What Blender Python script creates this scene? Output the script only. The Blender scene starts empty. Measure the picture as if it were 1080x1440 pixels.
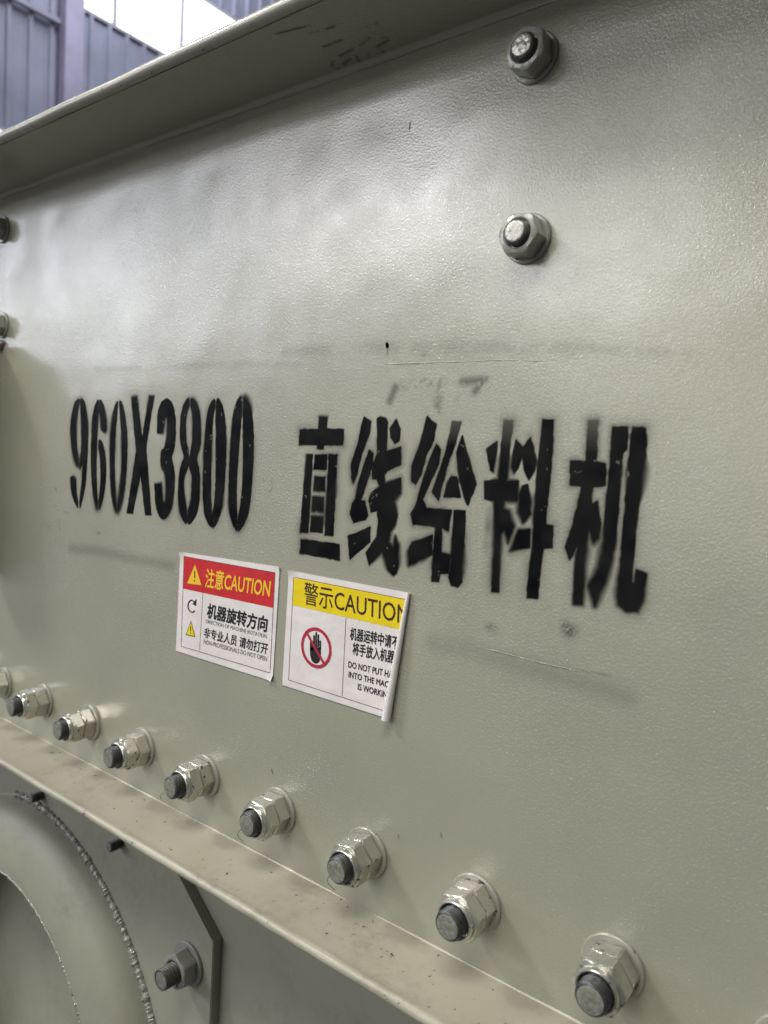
import bpy, bmesh, math, random
import numpy as np
from mathutils import Matrix, Vector, noise as mnoise

random.seed(7)
scene = bpy.context.scene
COL = scene.collection

# ------------------------------------------------------------------ camera
D = 0.45                       # camera stands 45 cm in front of the plate (plate front face is y = 0)
FPX = 1028.0                   # focal length for a 1440 px tall frame
_h = np.array([-1362.0, -146.0, FPX]); _h /= np.linalg.norm(_h)
_n = np.array([780.0, -30.0, FPX]); _n -= _h * (_n @ _h); _n /= np.linalg.norm(_n)
ROT = np.stack([-_h, _n, np.cross(-_h, _n)])
CAM = np.array([0.0, -D, 0.0])
cam_data = bpy.data.cameras.new('camera')
cam = bpy.data.objects.new('camera', cam_data); COL.objects.link(cam)
cam_data.sensor_fit = 'VERTICAL'; cam_data.sensor_height = 36.0; cam_data.sensor_width = 27.0
cam_data.lens = FPX / 1440.0 * 36.0
cam_data.clip_start = 0.01; cam_data.clip_end = 200.0
mw = Matrix.Identity(4)
for i in range(3):
    mw[i][0] = ROT[i, 0]; mw[i][1] = -ROT[i, 1]; mw[i][2] = -ROT[i, 2]; mw[i][3] = CAM[i]
cam.matrix_world = mw
cam_data.dof.use_dof = True
cam_data.dof.focus_distance = 0.60
cam_data.dof.aperture_fstop = 7.5
scene.camera = cam

# ------------------------------------------------------------------ light
world = bpy.data.worlds.new('World'); scene.world = world; world.use_nodes = True
bg = world.node_tree.nodes['Background']
bg.inputs[0].default_value = (0.92, 0.95, 1.0, 1); bg.inputs[1].default_value = 0.065

def area_lamp(name, center, target, sx, sy, radiance, color=(1, 1, 1)):
    d = bpy.data.lights.new(name, 'AREA'); d.shape = 'RECTANGLE'; d.size = sx; d.size_y = sy
    d.energy = radiance * math.pi * sx * sy; d.color = color
    o = bpy.data.objects.new(name, d); COL.objects.link(o); o.location = center
    o.rotation_euler = (Vector(target) - Vector(center)).to_track_quat('-Z', 'Y').to_euler()
    return o
# windows of the hall on the side behind the camera (mirrored in the glossy paint), then an added low fill
area_lamp('hall_window_far', (-17.5, -10, 4.0), (-17.5, 0, 4.0), 12.0, 3.8, 6.6, (0.84, 0.89, 1.0))
area_lamp('hall_window_middle', (-8.4, -10, 4.5), (-8.4, 0, 4.5), 5.0, 1.3, 20.0, (0.98, 0.96, 1.0))
area_lamp('hall_window_near', (-4.0, -10, 2.9), (-4.0, 0, 2.9), 3.4, 1.3, 10.0, (1.0, 0.97, 0.96))
area_lamp('low_front_fill', (-2.0, -10, 0.4), (-2.0, 0, 0.4), 4.5, 2.6, 1.9, (1.0, 0.97, 0.90))  # no doorway known; fill added to brighten the plate's right side
# roof lights: the key that throws the bolt shadows down to the right, one overhead; then fills added for plate and far wall
area_lamp('roof_light', (-5.3, -2.9, 4.8), (-0.4, 0, -0.1), 1.2, 0.9, 76.0, (1.0, 0.97, 0.91))
area_lamp('roof_light_overhead', (0.15, -1.15, 2.3), (0.0, 0, 0), 1.3, 0.5, 19.0, (1.0, 0.96, 0.88))
area_lamp('plate_fill', (-0.38, -1.05, 1.26), (-0.2, 0, 0.05), 0.6, 0.4, 10.0, (1.0, 0.965, 0.885))  # added fill close to the plate, lifts its upper right
area_lamp('far_wall_fill', (-8.0, 6.0, 11.5), (-12.0, 7.0, 6.0), 3.0, 6.0, 15.0, (0.90, 0.93, 1.0))  # added fill that makes the far wall brighter

vs = scene.view_settings
vs.view_transform = 'Standard'; vs.look = 'None'; vs.exposure = 0.0; vs.gamma = 1.0
vs.use_curve_mapping = False

# ------------------------------------------------------------------ helpers
def ray(px, py):
    return ROT @ np.array([(px - 540.0) / FPX, (py - 720.0) / FPX, 1.0])
def on_plane(px, py, y=0.0):
    d = ray(px, py); return CAM + d * ((D + y) / d[1])
def xz(px, py, y=0.0):
    p = on_plane(px, py, y); return np.array([p[0], p[2]])

class NT:
    def __init__(self, name):
        self.m = bpy.data.materials.new(name); self.m.use_nodes = True
        self.t = self.m.node_tree; self.n = self.t.nodes; self.l = self.t.links
        self.b = self.n['Principled BSDF']
    def add(self, typ, **kw):
        nd = self.n.new(typ)
        for k, v in kw.items(): setattr(nd, k, v)
        return nd
    def link(self, a, b): self.l.new(a, b)
    def set(self, nd, sock, v): nd.inputs[sock].default_value = v
    def coords(self):
        g = self.add('ShaderNodeNewGeometry'); return g.outputs['Position']
    def noise(self, vec, scale, detail=3, rough=0.5, stretch=None):
        if stretch:
            mp = self.add('ShaderNodeMapping'); mp.inputs['Scale'].default_value = stretch
            self.link(vec, mp.inputs[0]); vec = mp.outputs[0]
        nd = self.add('ShaderNodeTexNoise'); self.link(vec, nd.inputs['Vector'])
        self.set(nd, 'Scale', scale); self.set(nd, 'Detail', detail); self.set(nd, 'Roughness', rough)
        return nd.outputs['Fac']
    def ramp(self, fac, lo, hi, a=0.0, b=1.0):
        nd = self.add('ShaderNodeMapRange'); self.link(fac, nd.inputs[0])
        for i, v in zip((1, 2, 3, 4), (lo, hi, a, b)): nd.inputs[i].default_value = v
        return nd.outputs[0]
    def mix(self, fac, a, b):
        nd = self.add('ShaderNodeMix', data_type='RGBA')
        if isinstance(fac, (int, float)): nd.inputs[0].default_value = fac
        else: self.link(fac, nd.inputs[0])
        for s, v in ((6, a), (7, b)):
            if isinstance(v, tuple): nd.inputs[s].default_value = (*v, 1)
            else: self.link(v, nd.inputs[s])
        return nd.outputs[2]
    def math(self, op, a, b):
        nd = self.add('ShaderNodeMath', operation=op)
        for s, v in ((0, a), (1, b)):
            if isinstance(v, (int, float)): nd.inputs[s].default_value = v
            else: self.link(v, nd.inputs[s])
        return nd.outputs[0]
    def bump(self, h, strength, dist, prev=None):
        nd = self.add('ShaderNodeBump'); self.set(nd, 'Strength', strength); self.set(nd, 'Distance', dist)
        self.link(h, nd.inputs['Height'])
        if prev is not None: self.link(prev, nd.inputs['Normal'])
        return nd.outputs[0]

def paint_material(name, base, base2, rough=(0.16, 0.27), peel=1.0, ink=False, chips=0.0, chip_color=(0.05, 0.045, 0.04), coat=0.65, metal=0.0, dirt=0.0):
    """sprayed machine enamel: slow colour drift, orange peel, dust nibs; optional sprayed ink from the 'ink' attribute"""
    n = NT(name); P = n.coords()
    c = n.mix(n.ramp(n.noise(P, 5.0, 4, 0.55), 0.35, 0.65), base, base2)
    c = n.mix(n.ramp(n.noise(P, 38.0, 5, 0.65), 0.58, 0.78, 0.0, 0.22), c, tuple(v * 0.72 for v in base))
    speck = n.ramp(n.noise(P, 420.0, 2, 0.5), 0.765, 0.80, 0.0, 0.7)
    speck = n.math('MULTIPLY', speck, n.ramp(n.noise(P, 16.0, 2), 0.50, 0.66))
    c = n.mix(speck, c, (0.06, 0.055, 0.045))
    r = n.ramp(n.noise(P, 14.0, 4, 0.6), 0.3, 0.7, rough[0], rough[1])
    if dirt:
        dk = n.math('MULTIPLY', n.ramp(n.noise(P, 11.0, 6, 0.7), 0.46, 0.70, 0.0, dirt), n.ramp(n.noise(P, 95.0, 4, 0.7), 0.36, 0.62))
        c = n.mix(dk, c, (0.105, 0.095, 0.060))
        c = n.mix(n.ramp(n.noise(P, 7.0, 3, 0.6), 0.55, 0.72, 0.0, 0.35), c, (0.40, 0.36, 0.27))
    if chips:
        ch = n.ramp(n.noise(P, 190.0, 3, 0.6), 0.66 - 0.06 * chips, 0.685 - 0.06 * chips)
        ch = n.math('MULTIPLY', ch, n.ramp(n.noise(P, 60.0, 1), 0.5, 0.56))
        c = n.mix(ch, c, chip_color)
    if ink:
        at = n.add('ShaderNodeAttribute', attribute_name='ink'); k = at.outputs['Fac']
        c = n.mix(k, c, (0.0035, 0.0040, 0.0055))
        r = n.math('ADD', r, n.math('MULTIPLY', k, 0.16))
        n.link(n.ramp(k, 0, 1, 0.55, 0.03), n.b.inputs['Specular IOR Level'])
    n.link(c, n.b.inputs['Base Color']); n.link(r, n.b.inputs['Roughness'])
    n.set(n.b, 'Specular IOR Level', 0.55)
    if coat: n.set(n.b, 'Coat Weight', coat); n.set(n.b, 'Coat Roughness', 0.12); n.set(n.b, 'Coat IOR', 1.6)
    n.set(n.b, 'Metallic', metal)
    if ink: n.link(n.ramp(k, 0, 0.6, coat, 0.0), n.b.inputs['Coat Weight'])
    big = n.noise(P, 6.5, 2, 0.5); fine = n.noise(P, 600.0, 2, 0.5); mid = n.noise(P, 130.0, 2, 0.5)
    vary = n.ramp(n.noise(P, 4.5, 3, 0.6), 0.36, 0.64, 0.60, 1.25)
    fine = n.math('MULTIPLY', fine, vary)
    b = n.bump(big, 0.45 * peel, 0.008, n.bump(mid, 0.03 * peel, 0.0016, n.bump(fine, 0.08 * peel, 0.0010)))
    n.link(b, n.b.inputs['Normal'])
    if coat:
        cb = n.bump(big, 0.45 * peel, 0.008, n.bump(mid, 0.05 * peel, 0.0016, n.bump(fine, 0.95 * peel, 0.0010)))
        n.link(cb, n.b.inputs['Coat Normal'])
    return n.m

def simple(name, col, rough=0.5, metal=0.0, bump=None, emit=0.0, var=0.0, var_scale=60.0):
    n = NT(name); P = n.coords()
    if var:
        c = n.mix(n.ramp(n.noise(P, var_scale, 4, 0.6), 0.35, 0.68), col, tuple(v * (1 - var) for v in col))
        n.link(c, n.b.inputs['Base Color'])
    else:
        n.set(n.b, 'Base Color', (*col, 1))
    n.set(n.b, 'Roughness', rough); n.set(n.b, 'Metallic', metal)
    if bump: n.link(n.bump(n.noise(P, bump[0], 3), bump[1], bump[2]), n.b.inputs['Normal'])
    if emit:
        n.set(n.b, 'Emission Color', (*col, 1)); n.set(n.b, 'Emission Strength', emit)
    return n.m

GREY = (0.332, 0.328, 0.262); GREY2 = (0.300, 0.298, 0.240)
M = {}
M['plate'] = paint_material('grey_enamel', GREY, GREY2)
M['ink'] = paint_material('grey_enamel_with_sprayed_ink', GREY, GREY2, ink=True)
M['lower'] = paint_material('dull_grey_enamel', GREY, GREY2, rough=(0.42, 0.58), coat=0.06, dirt=0.3)
M['shelf'] = paint_material('grey_enamel_ledge', (0.39, 0.37, 0.295), (0.345, 0.33, 0.262), rough=(0.30, 0.46), coat=0.2, dirt=0.55, chips=0.1)
M['rim'] = paint_material('grey_enamel_rim', (0.34, 0.335, 0.29), (0.30, 0.295, 0.25), rough=(0.25, 0.38), chips=0.6, coat=0.3)
M['nut'] = paint_material('chipped_nut_enamel', (0.62, 0.605, 0.54), (0.48, 0.47, 0.42), rough=(0.15, 0.28), peel=0.22, chips=0.7, metal=0.65, coat=0.5, dirt=0.5, chip_color=(0.09, 0.06, 0.04))
M['nut_grey'] = paint_material('grey_nut_enamel', (0.28, 0.285, 0.25), (0.24, 0.245, 0.215), rough=(0.26, 0.36), peel=0.6, chips=0.2)
M['thread'] = simple('oily_black_thread', (0.115, 0.118, 0.115), 0.33, 0.6, (900, 0.3, 0.0004), var=0.5, var_scale=300)
M['thread_grey'] = simple('painted_thread', (0.13, 0.125, 0.11), 0.38, 0.2, (700, 0.3, 0.0004), var=0.5, var_scale=300)
M['end'] = simple('painted_bolt_end', (0.33, 0.34, 0.29), 0.30, 0.3, (500, 0.5, 0.0006), var=0.45, var_scale=350)
M['end_metal'] = simple('bare_bolt_end', (0.42, 0.41, 0.37), 0.30, 0.55, (420, 0.8, 0.0008), var=0.4, var_scale=350)
M['weld'] = simple('painted_weld_bead', (0.42, 0.41, 0.36), 0.14, 0.15, (700, 0.7, 0.001), var=0.35, var_scale=260)
M['seam'] = simple('painted_seam', (0.56, 0.54, 0.46), 0.3, 0.0, (500, 0.4, 0.0006))
M['dark_line'] = simple('dark_hair', (0.02, 0.02, 0.018), 0.5)
M['vinyl'] = simple('white_vinyl', (0.76, 0.725, 0.715), 0.38, 0.0, (38, 0.35, 0.004), var=0.10, var_scale=28)
M['red'] = simple('red_print', (0.56, 0.022, 0.030), 0.40, 0.0, (38, 0.35, 0.004), var=0.12, var_scale=50)
M['yellow'] = simple('yellow_print', (0.78, 0.62, 0.006), 0.40, 0.0, (38, 0.35, 0.004), var=0.08, var_scale=50)
M['orange'] = simple('amber_print', (0.80, 0.52, 0.03), 0.42)
M['black'] = simple('black_print', (0.014, 0.012, 0.012), 0.45)
M['brown'] = simple('dark_brown_print', (0.045, 0.012, 0.010), 0.45)
M['grey_print'] = simple('grey_print', (0.17, 0.155, 0.155), 0.5)
M['crimson'] = simple('crimson_print', (0.42, 0.022, 0.05), 0.42)
M['line'] = simple('thin_print_line', (0.16, 0.05, 0.05), 0.5)

def obj(name, bm_or_me, mat, parent=None, smooth=None):
    if isinstance(bm_or_me, bmesh.types.BMesh):
        me = bpy.data.meshes.new(name); bm_or_me.to_mesh(me); bm_or_me.free()
    else: me = bm_or_me
    if mat is not None and not me.materials: me.materials.append(mat)
    if smooth is not None:
        for p in me.polygons: p.use_smooth = True
        if smooth < 179: me.set_sharp_from_angle(angle=math.radians(smooth))
    o = bpy.data.objects.new(name, me); COL.objects.link(o)
    if parent is not None: o.parent = parent
    return o
def pydata(verts, faces, name='m'):
    me = bpy.data.meshes.new(name); me.from_pydata([tuple(map(float, v)) for v in verts], [], faces); me.update(); return me
def tag(o, label=None, cat=None, group=None, kind=None):
    for k, v in (('label', label), ('category', cat), ('group', group), ('kind', kind)):
        if v: o[k] = v
    return o
def empty(name, loc=(0, 0, 0)):
    o = bpy.data.objects.new(name, None); COL.objects.link(o); o.location = loc; return o

def extrude_x(profile, xs, closed=True, jitter=None):
    """sweep a (y,z) profile along x; jitter(x, i) -> (dy, dz)"""
    V, F = [], []; n = len(profile)
    for x in xs:
        for i, (y, z) in enumerate(profile):
            dy, dz = jitter(x, i) if jitter else (0, 0)
            V.append((x, y + dy, z + dz))
    m = n if closed else n - 1
    for k in range(len(xs) - 1):
        for i in range(m):
            a, b = k * n + i, k * n + (i + 1) % n
            F.append((a, b, b + n, a + n))
    if closed:
        F.append(tuple(range(n))[::-1]); F.append(tuple((len(xs) - 1) * n + i for i in range(n)))
    me = pydata(V, F); bm = bmesh.new(); bm.from_mesh(me); bmesh.ops.recalc_face_normals(bm, faces=bm.faces[:])
    bpy.data.meshes.remove(me); return bm
def lathe_y(profile, seg=40, radius=None):
    """revolve (r, y) about the y axis; radius(r, ang, i) may reshape a ring"""
    V, F = [], []
    for i, (r, y) in enumerate(profile):
        for k in range(seg):
            a = 2 * math.pi * k / seg
            rr = radius(r, a, i) if radius else r
            V.append((rr * math.sin(a), y, rr * math.cos(a)))
    for i in range(len(profile) - 1):
        for k in range(seg):
            a, b = i * seg + k, i * seg + (k + 1) % seg
            F.append((a, b, b + seg, a + seg))
    if profile[-1][0] > 1e-6: F.append(tuple((len(profile) - 1) * seg + k for k in range(seg)))
    if profile[0][0] > 1e-6: F.append(tuple(range(seg))[::-1])
    me = pydata(V, F); bm = bmesh.new(); bm.from_mesh(me)
    bmesh.ops.remove_doubles(bm, verts=bm.verts[:], dist=1e-7)
    bmesh.ops.recalc_face_normals(bm, faces=bm.faces[:]); bpy.data.meshes.remove(me); return bm
def tube(path, radii, seg=10, bump=None):
    """round tube along a 3-D path"""
    V, F = [], []; P = [Vector(p) for p in path]; up = Vector((0.13, 0.2, 0.97))
    for i, p in enumerate(P):
        t = (P[min(i + 1, len(P) - 1)] - P[max(i - 1, 0)]).normalized()
        a = t.cross(up).normalized(); b = a.cross(t)
        r = radii[i] if hasattr(radii, '__len__') else radii
        for k in range(seg):
            g = 2 * math.pi * k / seg
            q = p + (a * math.cos(g) + b * math.sin(g)) * r
            if bump: q += (q - p) * bump(q, i)
            V.append(q)
    for i in range(len(P) - 1):
        for k in range(seg):
            a, b = i * seg + k, i * seg + (k + 1) % seg
            F.append((a, b, b + seg, a + seg))
    F.append(tuple(range(seg))[::-1]); F.append(tuple((len(P) - 1) * seg + k for k in range(seg)))
    me = pydata(V, F); bm = bmesh.new(); bm.from_mesh(me); bmesh.ops.recalc_face_normals(bm, faces=bm.faces[:])
    bpy.data.meshes.remove(me); return bm

# ------------------------------------------------------------------ far wall of the hall
M['cladding'] = simple('blue_grey_cladding', (0.27, 0.28, 0.37), 0.55, 0.0, (3, 0.2, 0.02), var=0.25, var_scale=1.2)
M['steel_blue'] = simple('pale_column_paint', (0.36, 0.33, 0.46), 0.5, var=0.2, var_scale=2)
M['mullion'] = simple('window_bar', (0.30, 0.30, 0.36), 0.5)
M['daylight'] = simple('daylit_glazing', (0.97, 0.985, 1.0), 0.3, emit=2.2)
WX = -12.0
M['floor'] = simple('dark_concrete', (0.10, 0.098, 0.098), 0.7, 0.0, (30, 0.2, 0.003), var=0.4, var_scale=1.5)
fl = obj('floor', pydata([(-30, -30, -1.45), (30, -30, -1.45), (30, 30, -1.45), (-30, 30, -1.45)], [(0, 1, 2, 3)]), M['floor']); tag(fl, kind='structure')  # out of view; added to block ambient light from below
wall = tag(empty('hall_wall', (WX, 7.0, 0.0)), 'blue-grey ribbed metal wall of the hall behind the machine, upper left', 'wall')
def wall_part(name, verts, faces, mat, parent=wall):
    v = [(x - WX, y - 7.0, z) for x, y, z in verts]
    bm = bmesh.new(); bm.from_mesh(pydata(v, faces)); bmesh.ops.recalc_face_normals(bm, faces=bm.faces[:])
    return obj(name, bm, mat, parent)
def box(x0, x1, y0, y1, z0, z1):
    v = [(x, y, z) for x in (x0, x1) for y in (y0, y1) for z in (z0, z1)]
    return v, [(0, 1, 3, 2), (4, 6, 7, 5), (0, 4, 5, 1), (2, 3, 7, 6), (0, 2, 6, 4), (1, 5, 7, 3)]
def sheet(y0, y1, z0, z1):
    w = y1 - y0; prof = [(0, 0), (0.12, 0), (0.20, 0.05), (0.36, 0.05), (0.44, 0), (0.985, 0)]
    v, f = [], []
    for z in (z0, z1):
        v += [(WX + d, y0 + u * w, z) for u, d in prof]
    for z in (z0, z1):
        v += [(WX - 0.03, y0 + u * w, z) for u, d in prof]
    n = len(prof)
    for i in range(n - 1):
        f.append((i, i + 1, n + i + 1, n + i)); f.append((2 * n + i, 3 * n + i, 3 * n + i + 1, 2 * n + i + 1))
        f.append((i, 2 * n + i, 2 * n + i + 1, i + 1)); f.append((n + i, n + i + 1, 3 * n + i + 1, 3 * n + i))
    f.append((0, n, 3 * n, 2 * n)); f.append((n - 1, 3 * n - 1, 4 * n - 1, 2 * n - 1))
    wall_part('cladding_sheet', v, f, M['cladding'])
for k in range(26):
    y0 = 3.4 + k * 0.34; y1 = y0 + 0.34
    zlo = 4.82 if y0 < 5.27 else 2.4
    if y1 < 6.33 or y0 > 9.75:
        sheet(y0, y1, zlo, 10.4)
    else:
        sheet(y0, y1, zlo, 7.17); sheet(y0, y1, 8.66, 10.4)
wall_part('column', *box(WX + 0.06, WX + 0.26, 5.98, 6.30, 2.0, 10.4), M['steel_blue'])
wall_part('rail', *box(WX + 0.06, WX + 0.13, 3.4, 5.97, 6.72, 6.80), M['cladding'])
def window(y0, y1, z0, z1, bars, label):
    w = tag(empty('hall_window', (WX, y0, z0)), label, 'window')
    def part(nm, b, mat):
        v = [(x - WX, y - y0, z - z0) for x, y, z in b[0]]
        bm = bmesh.new(); bm.from_mesh(pydata(v, b[1])); bmesh.ops.recalc_face_normals(bm, faces=bm.faces[:]); obj(nm, bm, mat, w)
    es = [y0] + bars + [y1]
    for a, b in zip(es[:-1], es[1:]):
        part('pane', box(WX - 0.02, WX, a + 0.02, b - 0.02, z0 + 0.03, z1 - 0.03), M['daylight'])
    for b in bars: part('mullion', box(WX - 0.03, WX + 0.05, b - 0.035, b + 0.035, z0 + 0.03, z1 - 0.03), M['mullion'])
    part('frame', box(WX - 0.03, WX + 0.05, y0, y1, z0 - 0.03, z0 + 0.029), M['mullion'])
    part('frame', box(WX - 0.03, WX + 0.05, y0, y1, z1 - 0.029, z1 + 0.03), M['mullion'])
window(6.34, 9.74, 7.2, 8.62, [6.98, 8.36], 'overexposed white window high on the hall wall, top left')
window(3.5, 5.27, 4.0, 4.79, [4.4], 'small blown-out white window low at the left photo edge')

# ------------------------------------------------------------------ the machine
machine = tag(empty('vibrating_feeder', (0, 0, 0)),
              'grey-green painted steel vibrating feeder with stencilled side plate and rows of bolts', 'machine')

XS = np.linspace(-2.6, 0.9, 60)
ZB = 0.3005; RB = 0.005; TILT = math.radians(87)
prof = [(0.0, -0.372), (0.0, -0.1), (0.0, ZB - 0.02), (0.0, ZB - 0.001), (0.0, ZB)]
for k in range(1, 9):
    a = TILT * k / 8; prof.append((-RB * (1 - math.cos(a)), ZB + RB * math.sin(a)))
ey, ez = prof[-1]; L = (0.3722 * (1 + ey / D) - ez) / (math.cos(TILT) + 0.3722 * math.sin(TILT) / D) - 0.005
top = (ey - L * math.sin(TILT), ez + L * math.cos(TILT))
T = 0.008
fl_front = prof
back = [(y + T * math.cos(TILT if i > 4 else 0), z + (T * math.sin(TILT) if i > 4 else 0)) for i, (y, z) in enumerate(prof)]
tip_b = (top[0] + T * math.cos(TILT), top[1] + T * math.sin(TILT))
body_prof = fl_front + [top, tip_b] + back[::-1]
obj('side_plate', extrude_x(body_prof, XS), M['plate'], machine, 35)
# rolled rim along the top of the turned-out flange
rc = (top[0] + 0.5 * T * math.cos(TILT) - 0.004 * math.sin(TILT), top[1] + 0.5 * T * math.sin(TILT) + 0.004 * math.cos(TILT))
rim = [(rc[0] + 0.0052 * math.cos(a), rc[1] + 0.0052 * math.sin(a)) for a in np.linspace(0, 2 * math.pi, 13)[:-1]]
obj('rolled_rim', extrude_x(rim, np.linspace(-2.6, 0.9, 240), True,
    lambda x, i: (0.0005 * mnoise.noise((x * 9, 1, 0)), 0.0007 * mnoise.noise((x * 14, 5, 0)))), M['rim'], machine, 60)

# faint paint ridge where the flange turns out
def ridge(name, x0, x1, y, z, r, mat, n=140, wob=0.0006, seed=0.0):
    pts = [(x, y, z + wob * mnoise.noise((x * 8, seed, 3.1))) for x in np.linspace(x0, x1, n)]
    rr = [max(0.00008, r * (0.55 + 0.8 * mnoise.noise((x * 21, seed + 4, 0)))) for x in np.linspace(x0, x1, n)]
    return obj(name, tube(pts, rr, 6), mat, machine, 60)
ridge('paint_ridge', -1.4, -0.865, -0.0006, 0.3010, 0.0006, M['rim'], seed=1)
ridge('paint_ridge', -0.66, -0.22, -0.0006, 0.3010, 0.0006, M['rim'], seed=2)

def ridge_px(px, r, seed):
    P = [xz(*p) for p in px]; pts, rr = [], []
    for a, b in zip(P[:-1], P[1:]):
        for t in np.linspace(0, 1, 40, endpoint=False):
            q = a + (b - a) * t; pts.append((q[0], 0.0001, q[1] + 0.0007 * mnoise.noise((q[0] * 22, seed, 0))))
    for i in range(len(pts)):
        e = min(1.0, i / 12, (len(pts) - 1 - i) / 12); rr.append(max(0.00015, r * e * (0.8 + 0.7 * mnoise.noise((i * 0.13, seed, 5)))))
    obj('paint_ridge', tube(pts, rr, 6), M['plate'], machine, 60)
ridge_px([(520, 512), (600, 510), (700, 507), (790, 507)], 0.00042, 3.0)
ridge_px([(660, 907), (740, 926), (850, 953)], 0.00042, 6.0)

# ledge: outward leaf under the bolt row, with a rounded lip
ZS = -0.3585; E = 0.0645
lip_r = 0.005
lp = [(0.0, ZS), (-0.01, ZS), (-0.035, ZS), (-E + 0.012, ZS)]
lp += [(-E + 0.008, ZS + 0.0002), (-E + 0.0055, ZS + 0.0008)]
for a in np.linspace(math.radians(80), math.radians(280), 11):
    lp.append((-E + 0.0038 + 0.0036 * math.cos(a), ZS - 0.0030 + 0.0040 * math.sin(a)))
lp += [(-E + 0.008, ZS - 0.0068), (-0.02, ZS - 0.0068), (0.0, ZS - 0.0068)]
ledge = obj('ledge', extrude_x(lp, np.linspace(-2.2, 0.6, 520), True,
    lambda x, i: (0, 0) if i < 4 or i > 16 else (0.0005 * mnoise.noise((x * 17, 2, i * .2)) + 0.0004 * mnoise.noise((x * 70, 5, i * .3)), 0.0005 * mnoise.noise((x * 23, 9, i * .2)))),
    M['shelf'], machine, 40)
pts = [(x, -0.0006 + 0.0004 * mnoise.noise((x * 12, 0, 0)), ZS - 0.0006 + 0.0006 * mnoise.noise((x * 9, 3, 0))) for x in np.linspace(-2.5, 0.6, 300)]
rr = [0.0011 + 0.0009 * mnoise.noise((x * 13, 7, 0)) for x in np.linspace(-2.5, 0.6, 300)]
obj('seam_bead', tube(pts, rr, 8), M['seam'], ledge, 60)

# ---- bolts
def hexr(af, rot):
    def f(r, a, i):
        g = (a - rot) % (math.pi / 3); g = min(g, math.pi / 3 - g) if False else g
        d = ((a - rot + math.pi / 6) % (math.pi / 3)) - math.pi / 6
        return min(r, af / 2 / math.cos(d))
    return f
def nut_mesh(af, y0, y1, collar, rot):
    c = af / math.sqrt(3)      # corner radius
    p = [(af * 0.36, -y0), (af * 0.485, -y0), (c * 0.985, -y0 - 0.0007), (c * 1.01, -y0 - 0.0016), (c * 1.01, -y1 + 0.0030),
         (c * 0.975, -y1 + 0.0017), (c * 0.93, -y1 + 0.0007), (af * 0.485, -y1)]
    if collar:
        r = af * 0.455
        p += [(r, -y1 - 0.0002), (r + 0.0001, -y1 - collar * 0.6), (r - 0.0006, -y1 - collar * 0.9), (r - 0.0014, -y1 - collar),
              (r - 0.0022, -y1 - collar * 0.92), (r - 0.0026, -y1 - collar * 0.6), (r - 0.0027, -y1 + 0.006)]
    else:
        p += [(af * 0.40, -y1 - 0.0004), (af * 0.362, -y1 + 0.0002), (af * 0.345, -y1 + 0.0035)]
    return lathe_y(p, 60, hexr(af, rot))
def thread_mesh(r, y0, y1, pitch=0.0022):
    p = [(r * 0.9, -y0)]; y = y0; q = 0.87
    while y < y1 - 0.0028:
        p += [(r * q, -y - 0.0001), (r, -y - pitch * 0.42), (r, -y - pitch * 0.58), (r * q, -y - pitch * 0.99)]; y += pitch
    p += [(r * 0.965, -y - 0.0004), (r * 0.93, -y1 + 0.0009), (r * 0.80, -y1 + 0.0001)]
    return lathe_y(p, 36), r * 0.80
def end_mesh(r, y):
    p = [(r, -y + 0.0004), (r, -y - 0.0001), (r * 0.9, -y - 0.0004), (r * 0.55, -y - 0.0002), (r * 0.25, -y - 0.0003), (0, -y - 0.0003)]
    return lathe_y(p, 36)
def washer_mesh(r, t, ri):
    return lathe_y([(ri, -0.0), (r - 0.0002, -0.0), (r, -0.0006), (r, -t + 0.0008), (r - 0.0008, -t), (ri, -t)], 48)

def m_of(bm, mat, ang):
    me = bpy.data.meshes.new('m'); bm.to_mesh(me); bm.free(); me.materials.append(mat)
    for p in me.polygons: p.use_smooth = True
    me.set_sharp_from_angle(angle=math.radians(ang)); return me
R_ = math.radians
lock_nuts = [(m_of(nut_mesh(0.0308, 0.0030, 0.0158, 0, R_(a)), M['nut'], 28), m_of(nut_mesh(0.0308, 0.0162, 0.0280, 0.0040, R_(b)), M['nut'], 28))
             for a, b in ((-9, -6), (-2, -8), (-14, -10), (-6, -1))]
_t, _r = thread_mesh(0.0104, 0.022, 0.0392, 0.0026)
lock_thread = m_of(_t, M['thread'], 40); lock_end = m_of(end_mesh(_r, 0.0392), M['end'], 50)
lock_washer = m_of(washer_mesh(0.0203, 0.0028, 0.0105), M['rim'], 40)
flat_nuts = [m_of(nut_mesh(0.0255, 0.0030, 0.0165, 0, R_(a)), M['nut_grey'], 28) for a in (22, 6, 14)]
_t, _r = thread_mesh(0.0084, 0.012, 0.0205)
flat_thread = m_of(_t, M['thread_grey'], 40); flat_end = m_of(end_mesh(_r, 0.0205), M['end_metal'], 50)
flat_washer = m_of(washer_mesh(0.0165, 0.0030, 0.0085), M['nut_grey'], 40)
_t, _r = thread_mesh(0.0108, 0.012, 0.0360, 0.0030)
long_nut = m_of(nut_mesh(0.034, 0.0034, 0.0200, 0, R_(10)), M['nut_grey'], 28); long_washer = m_of(washer_mesh(0.0235, 0.0033, 0.011), M['nut_grey'], 40)
long_thread = m_of(_t, M['thread_grey'], 40); long_end = m_of(end_mesh(_r, 0.0360), M['end_metal'], 50)

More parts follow.
